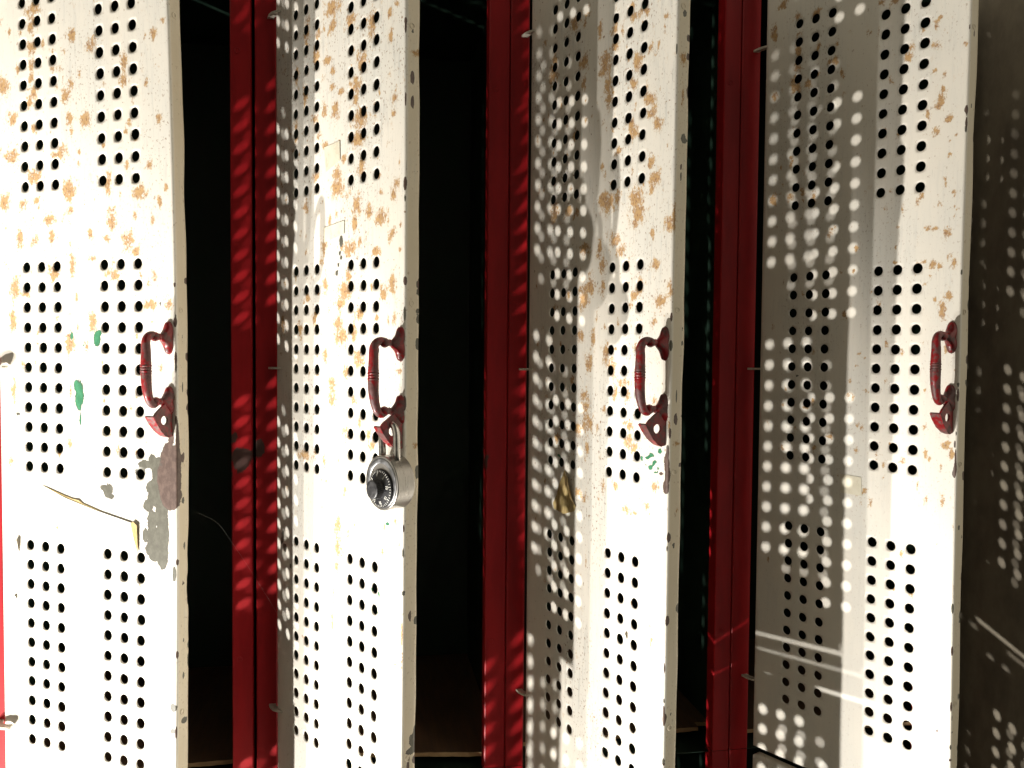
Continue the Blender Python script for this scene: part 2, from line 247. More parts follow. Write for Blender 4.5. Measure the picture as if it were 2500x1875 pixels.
 2: {'rust': [(0.1439,0.3723,0.0038,0.0084),(0.1541,0.3378,0.008,0.0083),(0.153,0.3282,0.0096,0.01),(0.1588,0.3068,0.0058,0.01),(0.1605,0.2932,0.0053,0.01),(0.1155,0.345,0.0074,0.0086),(0.1161,0.3209,0.004,0.0069),(0.1691,0.3646,0.0062,0.0049),(0.1696,0.345,0.0077,0.0049),(0.2015,0.3691,0.0073,0.0048),(0.1963,0.3786,0.0049,0.0048),(0.2181,0.37,0.0057,0.0063),(0.2076,0.3199,0.0063,0.0095),(0.2263,0.3288,0.0033,0.0047),(0.2009,0.2995,0.0064,0.0064),(0.2277,0.2773,0.0093,0.0062),(0.24,0.2498,0.0068,0.0062),(0.2305,0.2627,0.006,0.0062),(0.2204,0.2884,0.0033,0.0047),(0.2022,0.2499,0.0064,0.008),(0.1996,0.2569,0.0044,0.0064),(0.1776,0.2338,0.0062,0.0043),(0.2296,0.2116,0.0056,0.0063),(0.2369,0.1964,0.0078,0.0078),(0.2326,0.1862,0.0033,0.0047),(0.1606,0.1822,0.0127,0.01),(0.1525,0.1867,0.0081,0.0067),(0.1788,0.1846,0.0051,0.0066),(0.209,0.1803,0.0106,0.0096),(0.2118,0.164,0.0111,0.0096),(0.2072,0.1534,0.0063,0.0048),(0.1748,0.1391,0.0073,0.0083),(0.1854,0.1282,0.0066,0.0049),(0.1484,0.1316,0.0038,0.0102),(0.0559,0.3432,0.0081,0.0072),(0.0526,0.3531,0.0044,0.0054),(0.0587,0.3604,0.0044,0.009),(0.0622,0.1832,0.0081,0.0091),(0.09,0.1814,0.006,0.0071),(0.1063,0.1793,0.0035,0.0053),(0.1,0.2658,0.0041,0.007),(0.2494,0.3539,0.0031,0.0037),(0.2735,0.3094,0.0047,0.006),(0.2662,0.154,0.0026,0.0152),(0.2338,0.1409,0.0028,0.0047),(0.0972,0.3933,0.0087,0.007),(0.0376,0.3881,0.0039,0.0037),(0.1203,0.1342,0.0086,0.0069),(0.2746,0.2721,0.0021,0.0119),(0.1516,0.222,0.0038,0.0027),(0.2587,0.1473,0.0058,0.0076),(0.1216,0.0789,0.0097,0.0104),(0.1185,0.0894,0.0063,0.0052),(0.1326,0.0938,0.0073,0.0103),(0.1542,0.1145,0.0054,0.0084),(0.1548,0.0909,0.0038,0.0084),(0.2394,0.1078,0.0051,0.0062),(0.2163,0.0874,0.0063,0.008),(0.2484,0.0716,0.0081,0.0077),(0.208,0.0782,0.0064,0.0048),(0.1318,0.0059,0.0056,0.0121),(0.1305,-0.001,0.0028,0.0035),(0.2386,0.0502,0.0037,0.0047),(0.1396,0.0353,0.0039,0.0103),(0.1153,0.0372,0.0064,0.007),(0.124,-0.0291,0.0097,0.007),(0.1272,-0.0429,0.0085,0.007),(0.1305,-0.0601,0.0113,0.0139),(0.1132,-0.0685,0.0076,0.0088),(0.1311,-0.0897,0.0057,0.007),(0.1915,-0.0127,0.0111,0.0049),(0.1788,-0.0231,0.0042,0.01),(0.1995,-0.0255,0.005,0.0065),(0.1607,-0.0426,0.0038,0.0051),(0.162,0.0166,0.0054,0.0101),(0.1729,0.0033,0.0053,0.01),(0.2053,-0.0577,0.0065,0.0049),(0.2032,-0.0742,0.0075,0.0098),(0.2108,-0.08,0.0064,0.0065),(0.2135,-0.0878,0.0034,0.0048),(0.1977,-0.055,0.005,0.0033),(0.1148,-0.141,0.0059,0.0053),(0.16,-0.1294,0.0049,0.0068),(0.1266,-0.1446,0.0075,0.0053),(0.1813,-0.1247,0.0052,0.0067),(0.2,-0.1468,0.0085,0.0043),(0.2319,-0.1385,0.0062,0.0041),(0.2131,0.0235,0.0049,0.0048),(0.2627,0.0847,0.0031,0.0092),(0.2758,-0.072,0.0056,0.0033),(0.2431,-0.0296,0.0046,0.0041),(0.0738,-0.0827,0.0075,0.0073),(0.092,0.0855,0.0042,0.0053),(0.2643,-0.0531,0.0018,0.0046),(0.2455,-0.1174,0.006,0.0063),(0.1001,-0.0125,0.0048,0.0053),(0.2138,-0.1493,0.0049,0.0032),(0.238,-0.1469,0.0028,0.0022),(0.2571,-0.3422,0.0016,0.0022),(0.2112,-0.2448,0.002,0.0033),(0.1311,-0.221,0.0017,0.0105),(0.1804,-0.1969,0.0021,0.0013),(0.2777,-0.1403,0.0017,0.0046)], 'green': [(0.2514,-0.0798,0.0032,0.0034),(0.2388,-0.0851,0.0051,0.0025),(0.2329,-0.0889,0.0043,0.0022),(0.2448,-0.0908,0.0037,0.0019),(0.2379,-0.0979,0.0038,0.0025),(0.2496,-0.098,0.0032,0.0016),(0.2307,-0.0955,0.0029,0.0016),(0.2451,-0.1017,0.0046,0.0013),(0.2234,-0.09,0.0019,0.0032),(0.0742,-0.1019,0.0056,0.0022),(0.0774,-0.1043,0.0037,0.0015),(0.2425,-0.0934,0.0023,0.0031)], 'grey': [(0.2627,-0.0764,0.0027,0.0046),(0.2743,0.3534,0.003,0.0039),(0.2758,0.2318,0.0034,0.0051),(0.2797,0.2295,0.0021,0.003),(0.2828,0.1013,0.0013,0.0045)], 'brown': [(0.262,-0.0919,0.004,0.0123),(0.2634,-0.1026,0.0045,0.0093),(0.2615,-0.1152,0.0049,0.0077),(0.2628,-0.081,0.0027,0.0077),(0.2602,-0.1107,0.0022,0.0031),(0.2656,-0.0607,0.0022,0.0061),(0.2543,-0.1022,0.0032,0.0022),(0.2667,-0.1654,0.0031,0.0056),(0.2667,-0.2502,0.0031,0.0062),(0.2665,-0.3483,0.0023,0.0041),(0.2655,-0.3969,0.0027,0.0019)]},
 3: {'rust': [(0.0555,0.4299,0.0044,0.0041),(0.0582,0.4085,0.0039,0.0019),(0.0832,0.4291,0.0038,0.0044),(0.0791,0.4248,0.003,0.0037),(0.0223,0.4205,0.0037,0.0097),(0.0247,0.4141,0.0032,0.0058),(0.0577,0.3881,0.0044,0.0075),(0.0572,0.3676,0.0048,0.0057),(0.0578,0.345,0.0044,0.0094),(0.0533,0.3498,0.0044,0.0095),(0.0865,0.3859,0.0029,0.0055),(0.0854,0.3532,0.0021,0.0037),(0.1016,0.3637,0.0025,0.0037),(0.1098,0.3635,0.0045,0.0047),(0.1183,0.3469,0.002,0.0054),(0.1649,0.4131,0.0033,0.0035),(0.1805,0.41,0.0043,0.0041),(0.2001,0.3536,0.0046,0.0044),(0.1987,0.3439,0.0049,0.0051),(0.2285,0.3705,0.0023,0.005),(0.2332,0.3773,0.0023,0.0033),(0.2293,0.3474,0.0037,0.004),(0.2286,0.3213,0.0017,0.0023),(0.2387,0.3139,0.0023,0.0036),(0.2377,0.2979,0.0026,0.0049),(0.2363,0.2884,0.004,0.0082),(0.2234,0.2764,0.0027,0.005),(0.2332,0.2825,0.004,0.0033),(0.2453,0.2669,0.0043,0.0049),(0.254,0.2482,0.0016,0.0023),(0.2469,0.2438,0.0016,0.0013),(0.2474,0.2291,0.0016,0.002),(0.2208,0.2537,0.0014,0.0017),(0.2528,0.1885,0.0023,0.0026),(0.2441,0.2036,0.0016,0.0033),(0.2443,0.1995,0.0013,0.0033),(0.2582,0.1692,0.0013,0.0016),(0.2541,0.1738,0.0013,0.0016),(0.2334,0.1772,0.0013,0.0013),(0.2544,0.1632,0.0013,0.0013),(0.2186,0.1891,0.0031,0.0037),(0.2145,0.183,0.0017,0.005),(0.2274,0.1531,0.0037,0.0027),(0.235,0.1523,0.0034,0.0017),(0.2476,0.146,0.0039,0.0059),(0.1923,0.1577,0.0018,0.0017),(0.182,0.1984,0.0022,0.0021),(0.1422,0.139,0.0027,0.0036),(0.0264,0.2115,0.0051,0.0066),(0.0276,0.2074,0.0032,0.0039),(0.0503,0.2102,0.0045,0.0046),(0.1075,0.1604,0.0033,0.0048),(0.0266,0.3407,0.0046,0.005),(0.1798,0.3232,0.0022,0.0034),(0.0854,0.2055,0.0021,0.0056),(0.069,0.2133,0.0026,0.0075),(0.0514,0.2537,0.0022,0.0076),(0.0351,0.4511,0.0058,0.0057),(0.0729,0.3451,0.003,0.0075),(0.2242,0.1186,0.0021,0.0023),(0.2336,0.1146,0.004,0.0043),(0.2404,0.1108,0.0023,0.0033),(0.2513,0.0789,0.0039,0.0049),(0.2373,0.0762,0.0023,0.0023),(0.2451,0.066,0.0043,0.0066),(0.2453,0.0578,0.003,0.0049),(0.2567,0.1145,0.0023,0.0033),(0.2536,0.1098,0.0023,0.0026),(0.1823,0.0308,0.0022,0.0028),(0.1833,0.0255,0.0018,0.0024),(0.2241,0.0306,0.0024,0.0017),(0.1899,0.1178,0.0018,0.0014),(0.14,0.1135,0.0016,0.0025),(0.1494,0.0174,0.0016,0.0018),(0.1564,0.0113,0.0015,0.0014),(0.1459,0.0021,0.002,0.0011),(0.2273,-0.0223,0.0021,0.002),(0.1583,-0.0252,0.0027,0.0014),(0.1612,-0.0269,0.0023,0.0011),(0.1369,-0.0325,0.0028,0.004),(0.2291,-0.061,0.0031,0.0044),(0.2205,-0.0599,0.0014,0.0014),(0.1483,-0.0951,0.0023,0.0047),(0.1496,-0.0652,0.0019,0.0036),(0.1535,-0.0685,0.0035,0.0039),(0.2524,-0.0808,0.0043,0.005),(0.2307,-0.0912,0.0024,0.0057),(0.2351,-0.0959,0.0017,0.0034),(0.2047,-0.1025,0.0043,0.0034),(0.2591,-0.0884,0.0039,0.0066),(0.1824,-0.1243,0.0015,0.0025),(0.2222,-0.1296,0.0017,0.0034),(0.1611,-0.1413,0.0038,0.0036),(0.1671,-0.1548,0.0027,0.0054),(0.2328,-0.1418,0.0027,0.0051),(0.2505,-0.1409,0.0023,0.0067),(0.248,-0.1045,0.0017,0.005),(0.1515,-0.1463,0.0058,0.0022),(0.0896,-0.0413,0.0034,0.0049),(0.079,-0.0495,0.0043,0.0023),(0.0664,-0.0771,0.0027,0.0031),(0.1138,-0.0826,0.0041,0.0037),(0.1285,0.0627,0.0028,0.0036),(0.0931,-0.0995,0.0034,0.0056),(0.0467,-0.102,0.0027,0.0039),(0.0304,0.0498,0.0019,0.0031),(0.0527,0.0263,0.0014,0.0012),(0.2187,-0.2515,0.0018,0.0038),(0.1971,-0.2477,0.0018,0.0014),(0.2626,-0.1671,0.001,0.0033),(0.2648,-0.2331,0.0006,0.0166),(0.1022,-0.3235,0.0013,0.0027)], 'green': [], 'grey': [(0.2634,-0.0666,0.001,0.0033),(0.2647,-0.0518,0.0008,0.0013),(0.0671,-0.0109,0.0027,0.0015),(0.0759,-0.0126,0.0031,0.0015),(0.0974,-0.0132,0.0034,0.0009),(0.2667,-0.3745,0.0013,0.004),(0.2648,-0.4067,0.002,0.003),(0.2706,-0.3656,0.0008,0.0023),(0.2694,-0.2804,0.0006,0.001),(0.2698,-0.2395,0.0006,0.001)], 'brown': [(0.2633,-0.0929,0.0013,0.0115),(0.2635,-0.1027,0.0023,0.0082),(0.2621,-0.1095,0.0023,0.0049),(0.2621,-0.0782,0.0013,0.0049),(0.2609,-0.1295,0.0013,0.0026),(0.2493,-0.3927,0.002,0.0021),(0.2699,-0.3742,0.001,0.0034),(0.2674,-0.3904,0.0016,0.0024)]},
}

# ------------------------------------------------------------------ the locker doors
PITCH = 0.305
TH = (0.52976, 0.97722, 1.178, 1.10062); TL = (0.02927, -0.00915, -0.01782, 0.00696); TQ = (0.16173, 0.03674, -0.01029, -0.11019)
DX = (-0.00443, 0.00023, 0.00258, -0.0017); DY = (0.00911, 0.00509, 0.0011, -0.00777); DZ = (-0.0, 0.0005, 0.00268, 0.00585)
HP = 0.02215; GAB = 0.08841; GBC = 0.08878
UC = (0.05842, 0.08094, 0.10346, 0.17059, 0.19346, 0.21633)
def rowz(g, r):
    return {0: 5*HP + GAB + (10-r)*HP, 1: 5*HP - r*HP, 2: -5*HP - GBC - r*HP}[g]
def dmap(d, u, z, off=0.0, th=None):
    """point on door d at width u, height z, off metres in front of its face"""
    a = (TH[d] if th is None else th) + TL[d]*z + TQ[d]*z*z
    return Vector((d*PITCH + DX[d] + u*cos(a) - off*sin(a), DY[d] - u*sin(a) - off*cos(a), z + DZ[d]))
UL, UR, FL = 0.0105, 0.2641, 0.0172
LEFT = (0.0155, 0.0150, 0.0102, 0.0115)
def bfield(lst, u, z, solid=False):
    s = 0.0
    for (cu, cz, ru, rz) in lst:
        q = ((u-cu)/(ru*1.25))**2 + ((z-cz)/(rz*1.25))**2
        if q < 4: s = max(s, math.exp(-q*q*0.35) if solid else math.exp(-q*0.9))
    return s
EDGE = {}
for _d in range(4):
    _r = random.Random(50+_d)
    for _n in ('brown', 'grey'):
        EDGE[(_d, _n)] = [(UR + _r.choice((0.0, 0.0005, 0.0165, 0.016, 0.009)), _r.uniform(-0.5, 0.5 if _d != 0 else 0.1), _r.uniform(0.0008, 0.0020), _r.uniform(0.0012, 0.0055)) for _ in range(16)]
EDGE[(0, 'brown')] += [(0.2565, z_, 0.0105, 0.012) for z_ in (-0.094, -0.108, -0.120, -0.130)] + [(0.252, -0.116, 0.010, 0.016), (0.2655, -0.10, 0.003, 0.03)]
EDGE[(0, 'grey')] += [(0.241, -0.108, 0.007, 0.013), (0.239, -0.122, 0.007, 0.009), (0.2445, -0.146, 0.0060, 0.012), (0.2455, -0.170, 0.0062, 0.020), (0.2450, -0.192, 0.0058, 0.013)]
SPK = {}
for _d in range(4):
    _r = random.Random(80+_d); _l = []
    for _k in range((150, 190, 170, 90)[_d]):
        _z = _r.betavariate(2.2, 1.5)*0.85 - 0.37
        _s = _r.uniform(0.0007, 0.0022)
        _l.append((_r.uniform(0.02, 0.262), _z, _s, _s*_r.uniform(1.0, 3.2), _r.uniform(0.45, 0.9)))
    SPK[_d] = _l
def build_door_mesh(name, d, zb, zt, th=None, seed=0, detail=True):
    rnd = random.Random(seed)
    me = bpy.data.meshes.new(name)
    verts = []; info = []; faces = []; idx = {}
    def V(u, z, off=0.0):
        k = (round(u*1e6), round(z*1e6), round(off*1e6))
        if k not in idx:
            idx[k] = len(verts); verts.append(dmap(d, u, z, off, th)); info.append((u, z, off))
        return idx[k]
    hw = (UC[1]-UC[0])/2; hw2 = (UC[4]-UC[3])/2; hh = HP/2; ND = 8; NC = 4*ND; HR = 0.0056
    ub = [UL0 for UL0 in (LEFT[d],)]
    holes = []
    def span(a, b, n): return [a + (b-a)*i/n for i in range(1, n+1)]
    ub += span(LEFT[d], UC[0]-hw, 10)
    for k in range(3): ub += span(UC[0]-hw+2*hw*k, UC[0]-hw+2*hw*(k+1), ND)
    ub += span(UC[2]+hw, UC[3]-hw2, 16)
    for k in range(3): ub += span(UC[3]-hw2+2*hw2*k, UC[3]-hw2+2*hw2*(k+1), ND)
    RB = 0.0022
    ub += span(UC[5]+hw2, UR-RB, 14)
    cu = {}
    for k in range(3):
        cu[10+ND*k] = (UC[k], hw); cu[10+3*ND+16+ND*k] = (UC[3+k], hw2)
    zs = [zb]; zc = {}
    def zspan(a, b, n):
        for v in span(a, b, n): zs.append(v)
    zspan(zb, rowz(2,10)-hh, max(4, int((rowz(2,10)-hh-zb)/0.003)))
    for g in (2, 1, 0):
        for r in range(10, -1, -1):
            zc[len(zs)-1] = rowz(g, r); c = rowz(g, r); zspan(c-hh, c+hh, ND)
        if g: 
            a = rowz(g,0)+hh; b = rowz(g-1,10)-hh; zspan(a, b, 22)
    zspan(rowz(0,0)+hh, zt, max(4, int((zt-rowz(0,0)-hh)/0.003)))
    skip = set()
    for i0, (uc, hwi) in cu.items():
        for j0, zc_ in zc.items():
            for a in range(ND):
                for b in range(ND): skip.add((i0+a, j0+b))
            # square-to-circle ring
            ring = []
            for a in range(ND): ring.append((ub[i0+a], zs[j0]))
            for b in range(ND): ring.append((ub[i0+ND], zs[j0+b]))
            for a in range(ND): ring.append((ub[i0+ND-a], zs[j0+ND]))
            for b in range(ND): ring.append((ub[i0], zs[j0+ND-b]))
            ju, jz = rnd.gauss(0, 0.00012), rnd.gauss(0, 0.00012)
            rr = HR*(1+rnd.gauss(0, 0.012))
            cut = rnd.random() < 0.12; ca = rnd.uniform(0, 2*pi); 
            circ = []; mid = []
            for (u, z) in ring:
                an = math.atan2(z-zc_, u-uc); r_ = rr
                if cut:
                    dd = abs((an-ca+pi) % (2*pi) - pi)
                    if dd < 0.5: r_ *= 1 - 0.13*(1-dd/0.5)
                cu_, cz_ = uc+ju+r_*cos(an), zc_+jz+r_*sin(an)
                circ.append((cu_, cz_)); mid.append(((u*0.45+cu_*0.55), (z*0.45+cz_*0.55)))
            n = len(ring)
            for k in range(n):
                k2 = (k+1) % n
                faces.append((V(*ring[k]), V(*ring[k2]), V(*mid[k2]), V(*mid[k])))
                faces.append((V(*mid[k]), V(*mid[k2]), V(*circ[k2]), V(*circ[k])))
    for i in range(len(ub)-1):
        for j in range(len(zs)-1):
            if (i, j) in skip: continue
            faces.append((V(ub[i], zs[j]), V(ub[i+1], zs[j]), V(ub[i+1], zs[j+1]), V(ub[i], zs[j+1])))
    # right flange with a rolled edge; its free edge is a little battered
    nse = [(rnd.uniform(20, 90), rnd.uniform(0, 6.3), rnd.uniform(0.00005, 0.00022)) for _ in range(7)]
    def wob(z):
        s = sum(a*sin(f*z+p) for f, p, a in nse)
        if d == 0 and detail: s -= 0.0032*math.exp(-((z+0.232)/0.018)**2) + 0.0018*math.exp(-((z+0.19)/0.02)**2) + 0.001*math.exp(-((z+0.27)/0.015)**2)
        return s
    prof = [(UR-RB+RB*sin(t), -RB+RB*cos(t)) for t in (radians(22), radians(45), radians(68), radians(90))]
    for k in range(1, 7): prof.append((UR, -RB - (FL-RB)*k/6))
    for j in range(len(zs)-1):
        prev = [(UR-RB, 0.0)]*2
        for (u, o) in prof:
            cur = []
            for z in (zs[j], zs[j+1]):
                f = (-o-RB)/(FL-RB) if -o > RB else 0.0
                cur.append((u + 0.0004*sin(z*37+seed)*f, o - wob(z)*f))
            faces.append((V(prev[0][0], zs[j], prev[0][1]), V(cur[0][0], zs[j], cur[0][1]), V(cur[1][0], zs[j+1], cur[1][1]), V(prev[1][0], zs[j+1], prev[1][1])))
            prev = cur
    # left, top and bottom returns
    for j in range(len(zs)-1):
        faces.append((V(LEFT[d], zs[j], -0.014), V(LEFT[d], zs[j]), V(LEFT[d], zs[j+1]), V(LEFT[d], zs[j+1], -0.014)))
    for i in range(len(ub)-1):
        faces.append((V(ub[i], zt), V(ub[i+1], zt), V(ub[i+1], zt, -0.014), V(ub[i], zt, -0.014)))
        faces.append((V(ub[i], zb, -0.014), V(ub[i+1], zb, -0.014), V(ub[i+1], zb), V(ub[i], zb)))
    me.from_pydata(verts, [], faces)
    uvl = me.uv_layers.new(name='UVMap')
    loops = [0.0]*(2*len(me.loops))
    for l in me.loops:
        u, z, o = info[l.vertex_index]; loops[2*l.index] = u - min(o, 0) + d*0.7 + (0.37 if th is not None else 0); loops[2*l.index+1] = z
    uvl.data.foreach_set('uv', loops)
    B = BLOTS[d]
    if not detail: B = {'rust': B['rust'], 'green': [], 'grey': [], 'brown': []}
    # vertical distribution of wear as in the photo (more rust above, cleaner below)
    bins = {}
    for t in SPK[d]:
        bins.setdefault(int(t[1]*50+100), []).append(t)
    def spk(u, z):
        k = int(z*50+100); s = -0.05
        for kk in (k-1, k, k+1):
            for (cu, cz, ru, rz, a) in bins.get(kk, ()):
                q = ((u-cu)/(ru+0.0008))**2 + ((z-cz)/(rz+0.0008))**2
                if q < 5: s = max(s, a*math.exp(-q*0.7))
        return s
    for nm in ('rust', 'green', 'grey', 'brown'):
        at = me.attributes.new(nm, 'FLOAT', 'POINT'); vals = []
        for (u, z, o) in info:
            uu = u - min(o, 0)
            v = bfield(B[nm], uu, z)
            if nm in ('brown', 'grey'):
                v = max(v, bfield(EDGE[(d, nm)], uu, z, True))
            if nm == 'rust': v = v*0.92 + (0.10 if z > 0 else 0.0) - 0.05
            elif nm != 'rust': v = v*1.25 - 0.28
            if o < -0.003 and nm == 'rust': v -= 0.08
            if nm == 'rust' and z > -0.4:
                v = max(v, spk(uu, z))
            vals.append(v)
        at.data.foreach_set('value', vals)
    at = me.attributes.new('wear', 'FLOAT', 'POINT')
    wv = []
    base = (0.7, 1.0, 1.0, 0.5)[d]
    for (u, z, o) in info:
        v = base
        if d == 2 and 0.09 < u < 0.165 and z < 0.1: v = 1.0
        if d == 1 and u > 0.2: v = 1.0
        v *= max(0.35, min(1.0, 0.8 + z*1.3)) if not (d == 2 and 0.09 < u < 0.165) else 1.0
        if o < -0.003: v = 0.45
        wv.append(v)
    at.data.foreach_set('value', wv)
    at = me.attributes.new('aged', 'FLOAT', 'POINT'); at.data.foreach_set('value', [0.9 if o < -0.003 else 0.0 for (u, z, o) in info])
    for p in me.polygons: p.use_smooth = True
    me.materials.append(M_DOOR)
    return me
ZB = (-0.506, -0.506, -0.509, -0.4975); ZT = 0.503

def build_handle(name, parent, d, ub, z0=0.0, bend=0.0, th=None):
    """bow pull handle with leaf shaped feet and a padlock lug, in door space (u, z, off)"""
    bm = bmesh.new(); wl = bm.verts.layers.float.new('worn')
    D = lambda u, z, o: dmap(d, u, z, o, th)
    # bar
    P = [(ub, 0.0335, 0.0185), (ub-0.0004, 0.0345, 0.0235), (ub-0.0006, 0.0325, 0.0285), (ub-0.0004, 0.027, 0.0318), (ub, 0.018, 0.0322),
         (ub, 0.006, 0.0325), (ub, -0.004, 0.0325), (ub, -0.014, 0.0322), (ub, -0.025, 0.0305), (ub, -0.0335, 0.0272), (ub, -0.0365, 0.0228), (ub, -0.0345, 0.0190)]
    Rr = [0.0034, 0.0036, 0.0040, 0.0043, 0.0047, 0.0052, 0.0053, 0.0051, 0.0045, 0.0040, 0.0036, 0.0034]
    pts = spline(P, 10)
    rad = []
    for i in range(len(pts)):
        t = i/10; k = min(int(t), len(Rr)-2); f = t-k; rad.append(Rr[k]*(1-f)+Rr[k+1]*f)
    pts2 = []; rad2 = []
    for p, r in zip(pts, rad):
        z = p[1]
        # turned beads at mid height
        if abs(z-0.0005) < 0.0065:
            k = (z-0.0005)/0.0065
            r = r*(1.0 + 0.05*cos(k*pi*2.5) - 0.02)
        pts2.append(D(p[0], p[1]+z0, p[2])); rad2.append(r)
    tube(bm, pts2, rad2, 22)
    for zc in (-0.0022, 0.0005, 0.0032):
        rr = 0.0057 if zc != 0.0005 else 0.0055
        tube(bm, [D(ub, z0+zc+dz, 0.0325) for dz in (-0.0012, -0.0008, 0, 0.0008, 0.0012)], [rr*0.86, rr*0.97, rr, rr*0.97, rr*0.86], 22)
    # ball necks
    for zz in (0.0325, -0.0335):
        s = 1 if zz > 0 else -1
        tube(bm, [D(ub, z0+zz, o) for o in (0.0235, 0.0215, 0.0195, 0.0175, 0.0155, 0.0135)], [0.0030, 0.0046, 0.0050, 0.0044, 0.0032, 0.0036], 20)
    # feet: leaf-like flared plates, thick at the neck
    def foot(zc, up, dn, lobe=True):
        NZ, NU = 22, 9; half = 0.0056
        grid = []
        for i in range(NZ+1):
            t = i/NZ; z = zc - dn + (up+dn)*t
            e = (z-zc)/(up if z > zc else dn)
            wv = half*(max(0.0, 1-abs(e)**3.2))**0.5
            wv *= 0.82 + 0.25*abs(sin(e*pi*0.8))
            row = []
            for k in range(NU+1):
                s = -1 + 2*k/NU
                hgt = 0.0015 + 0.0125*math.exp(-((z-zc)/0.0075)**2)*(1-0.55*s*s) + 0.0035*math.exp(-((abs(z-zc)-0.013)/0.005)**2)*(1-s*s)*0.8
                if abs(s) > 0.98 or i in (0, NZ): hgt = -0.0004
                row.append(bm.verts.new(D(ub + s*wv + 0.0, z0+z, hgt)))
            grid.append(row)
        for i in range(NZ):
            for k in range(NU):
                bm.faces.new((grid[i][k], grid[i][k+1], grid[i+1][k+1], grid[i+1][k]))
    foot(0.0315, 0.0175, 0.0175)
    foot(-0.0345, 0.0165, 0.014)
    # lug: a plate standing off the door with a padlock hole, and a sloping folded lip
    zt_, zv, zt2 = -0.0375, -0.0488, -0.0708
    out = [(0.0004, zt_+0.004), (0.013, zt_), (0.0175, zt_-0.003), (0.024, zv+0.0035), (0.0262, zv), (0.0225, zv-0.006), (0.016, -0.0635), (0.010, -0.0692), (0.0055, zt2), (0.0004, zt2)]
    hc = (0.0118, -0.0530); hr = 0.0047; n = 32
    def ray_out(an):
        dx, dz = cos(an), sin(an); best = None
        for i in range(len(out)):
            (x1, z1), (x2, z2) = out[i], out[(i+1) % len(out)]
            ex, ez = x2-x1, z2-z1; den = dx*ez - dz*ex
            if abs(den) < 1e-12: continue
            t = ((x1-hc[0])*ez - (z1-hc[1])*ex)/den; s = ((x1-hc[0])*dz - (z1-hc[1])*dx)/den
            if t > 0 and -1e-6 <= s <= 1+1e-6 and (best is None or t < best): best = t
        return (hc[0]+dx*best, hc[1]+dz*best)
    T = 0.0011; ul = ub + 0.0025
    ringsA = []
    for side in (-T, T):
        o_ = []; i_ = []
        for k in range(n):
            an = 2*pi*k/n; p = ray_out(an)
            o_.append(bm.verts.new(D(ul+side, z0+p[1], p[0]))); i_.append(bm.verts.new(D(ul+side, z0+hc[1]+hr*sin(an), hc[0]+hr*cos(an))))
        ringsA.append((o_, i_))
    for k in range(n):
        k2 = (k+1) % n
        (o0, i0), (o1, i1) = ringsA
        bm.faces.new((o0[k], o0[k2], i0[k2], i0[k])); bm.faces.new((o1[k2], o1[k], i1[k], i1[k2]))
        bm.faces.new((o0[k2], o0[k], o1[k], o1[k2])); bm.faces.new((i0[k], i0[k2], i1[k2], i1[k]))
    lip = [(0.0262, zv), (0.0225, zv-0.006), (0.016, -0.0635), (0.010, -0.0692), (0.005, zt2-0.0004)]
    W = 0.0105
    rows = []
    for i, (o, z) in enumerate(lip):
        wdt = W*(1.0, 0.98, 0.85, 0.6, 0.35)[i]
        rows.append([bm.verts.new(D(u_, z0+z+dz, o+do)) for u_, do, dz in ((ul+T, 0.0008, 0.0), (ul-wdt, 0.0006, 0.0), (ul-wdt, -0.0012, 0.0012), (ul+T, -0.0010, 0.0012))])
    for a, b in zip(rows[:-1], rows[1:]):
        for k in range(4): bm.faces.new((a[k], a[(k+1) % 4], b[(k+1) % 4], b[k]))
    bm.faces.new(rows[0]); bm.faces.new(rows[-1][::-1])
    for v in bm.verts: v[wl] = 0.75
    o = from_bm(name, bm, M_HANDLE, parent, True)
    m = o.modifiers.new('Edge', 'EDGE_SPLIT'); m.split_angle = radians(50)
    return o

def build_tab(parent, d, zc, lx, sgn):
    """curved flat pintle tab that hooks the door into the frame slot"""
    bm = bmesh.new()
    x0 = lx
    y_ = YF-0.003
    arc = [(-0.0125, 0.004), (-0.010, -0.006), (-0.006, -0.014), (0.001, -0.0205), (0.0085, -0.023), (0.0115, -0.0215)]
    inn = [(-0.0045, 0.004), (-0.0035, -0.003), (-0.0005, -0.0085), (0.0045, -0.012), (0.009, -0.0125), (0.0115, -0.0135)]
    top = []; bot = []
    for (a, b) in zip(arc, inn):
        tilt = 0.10*(a[0])*0.3
        top.append([bm.verts.new((x0+p[0], p[1]+y_, zc+0.0013+tilt)) for p in (a, b)])
        bot.append([bm.verts.new((x0+p[0], p[1]+y_, zc-0.0013+tilt)) for p in (a, b)])
    for i in range(len(arc)-1):
        bm.faces.new((top[i][0], top[i+1][0], top[i+1][1], top[i][1])); bm.faces.new((bot[i][1], bot[i+1][1], bot[i+1][0], bot[i][0]))
        bm.faces.new((bot[i][0], bot[i+1][0], top[i+1][0], top[i][0])); bm.faces.new((top[i][1], top[i+1][1], bot[i+1][1], bot[i][1]))
    bm.faces.new((top[0][0], top[0][1], bot[0][1], bot[0][0])); bm.faces.new((top[-1][1], top[-1][0], bot[-1][0], bot[-1][1]))
    o = from_bm('hinge_tab', bm, M_TAB, parent)
    return o

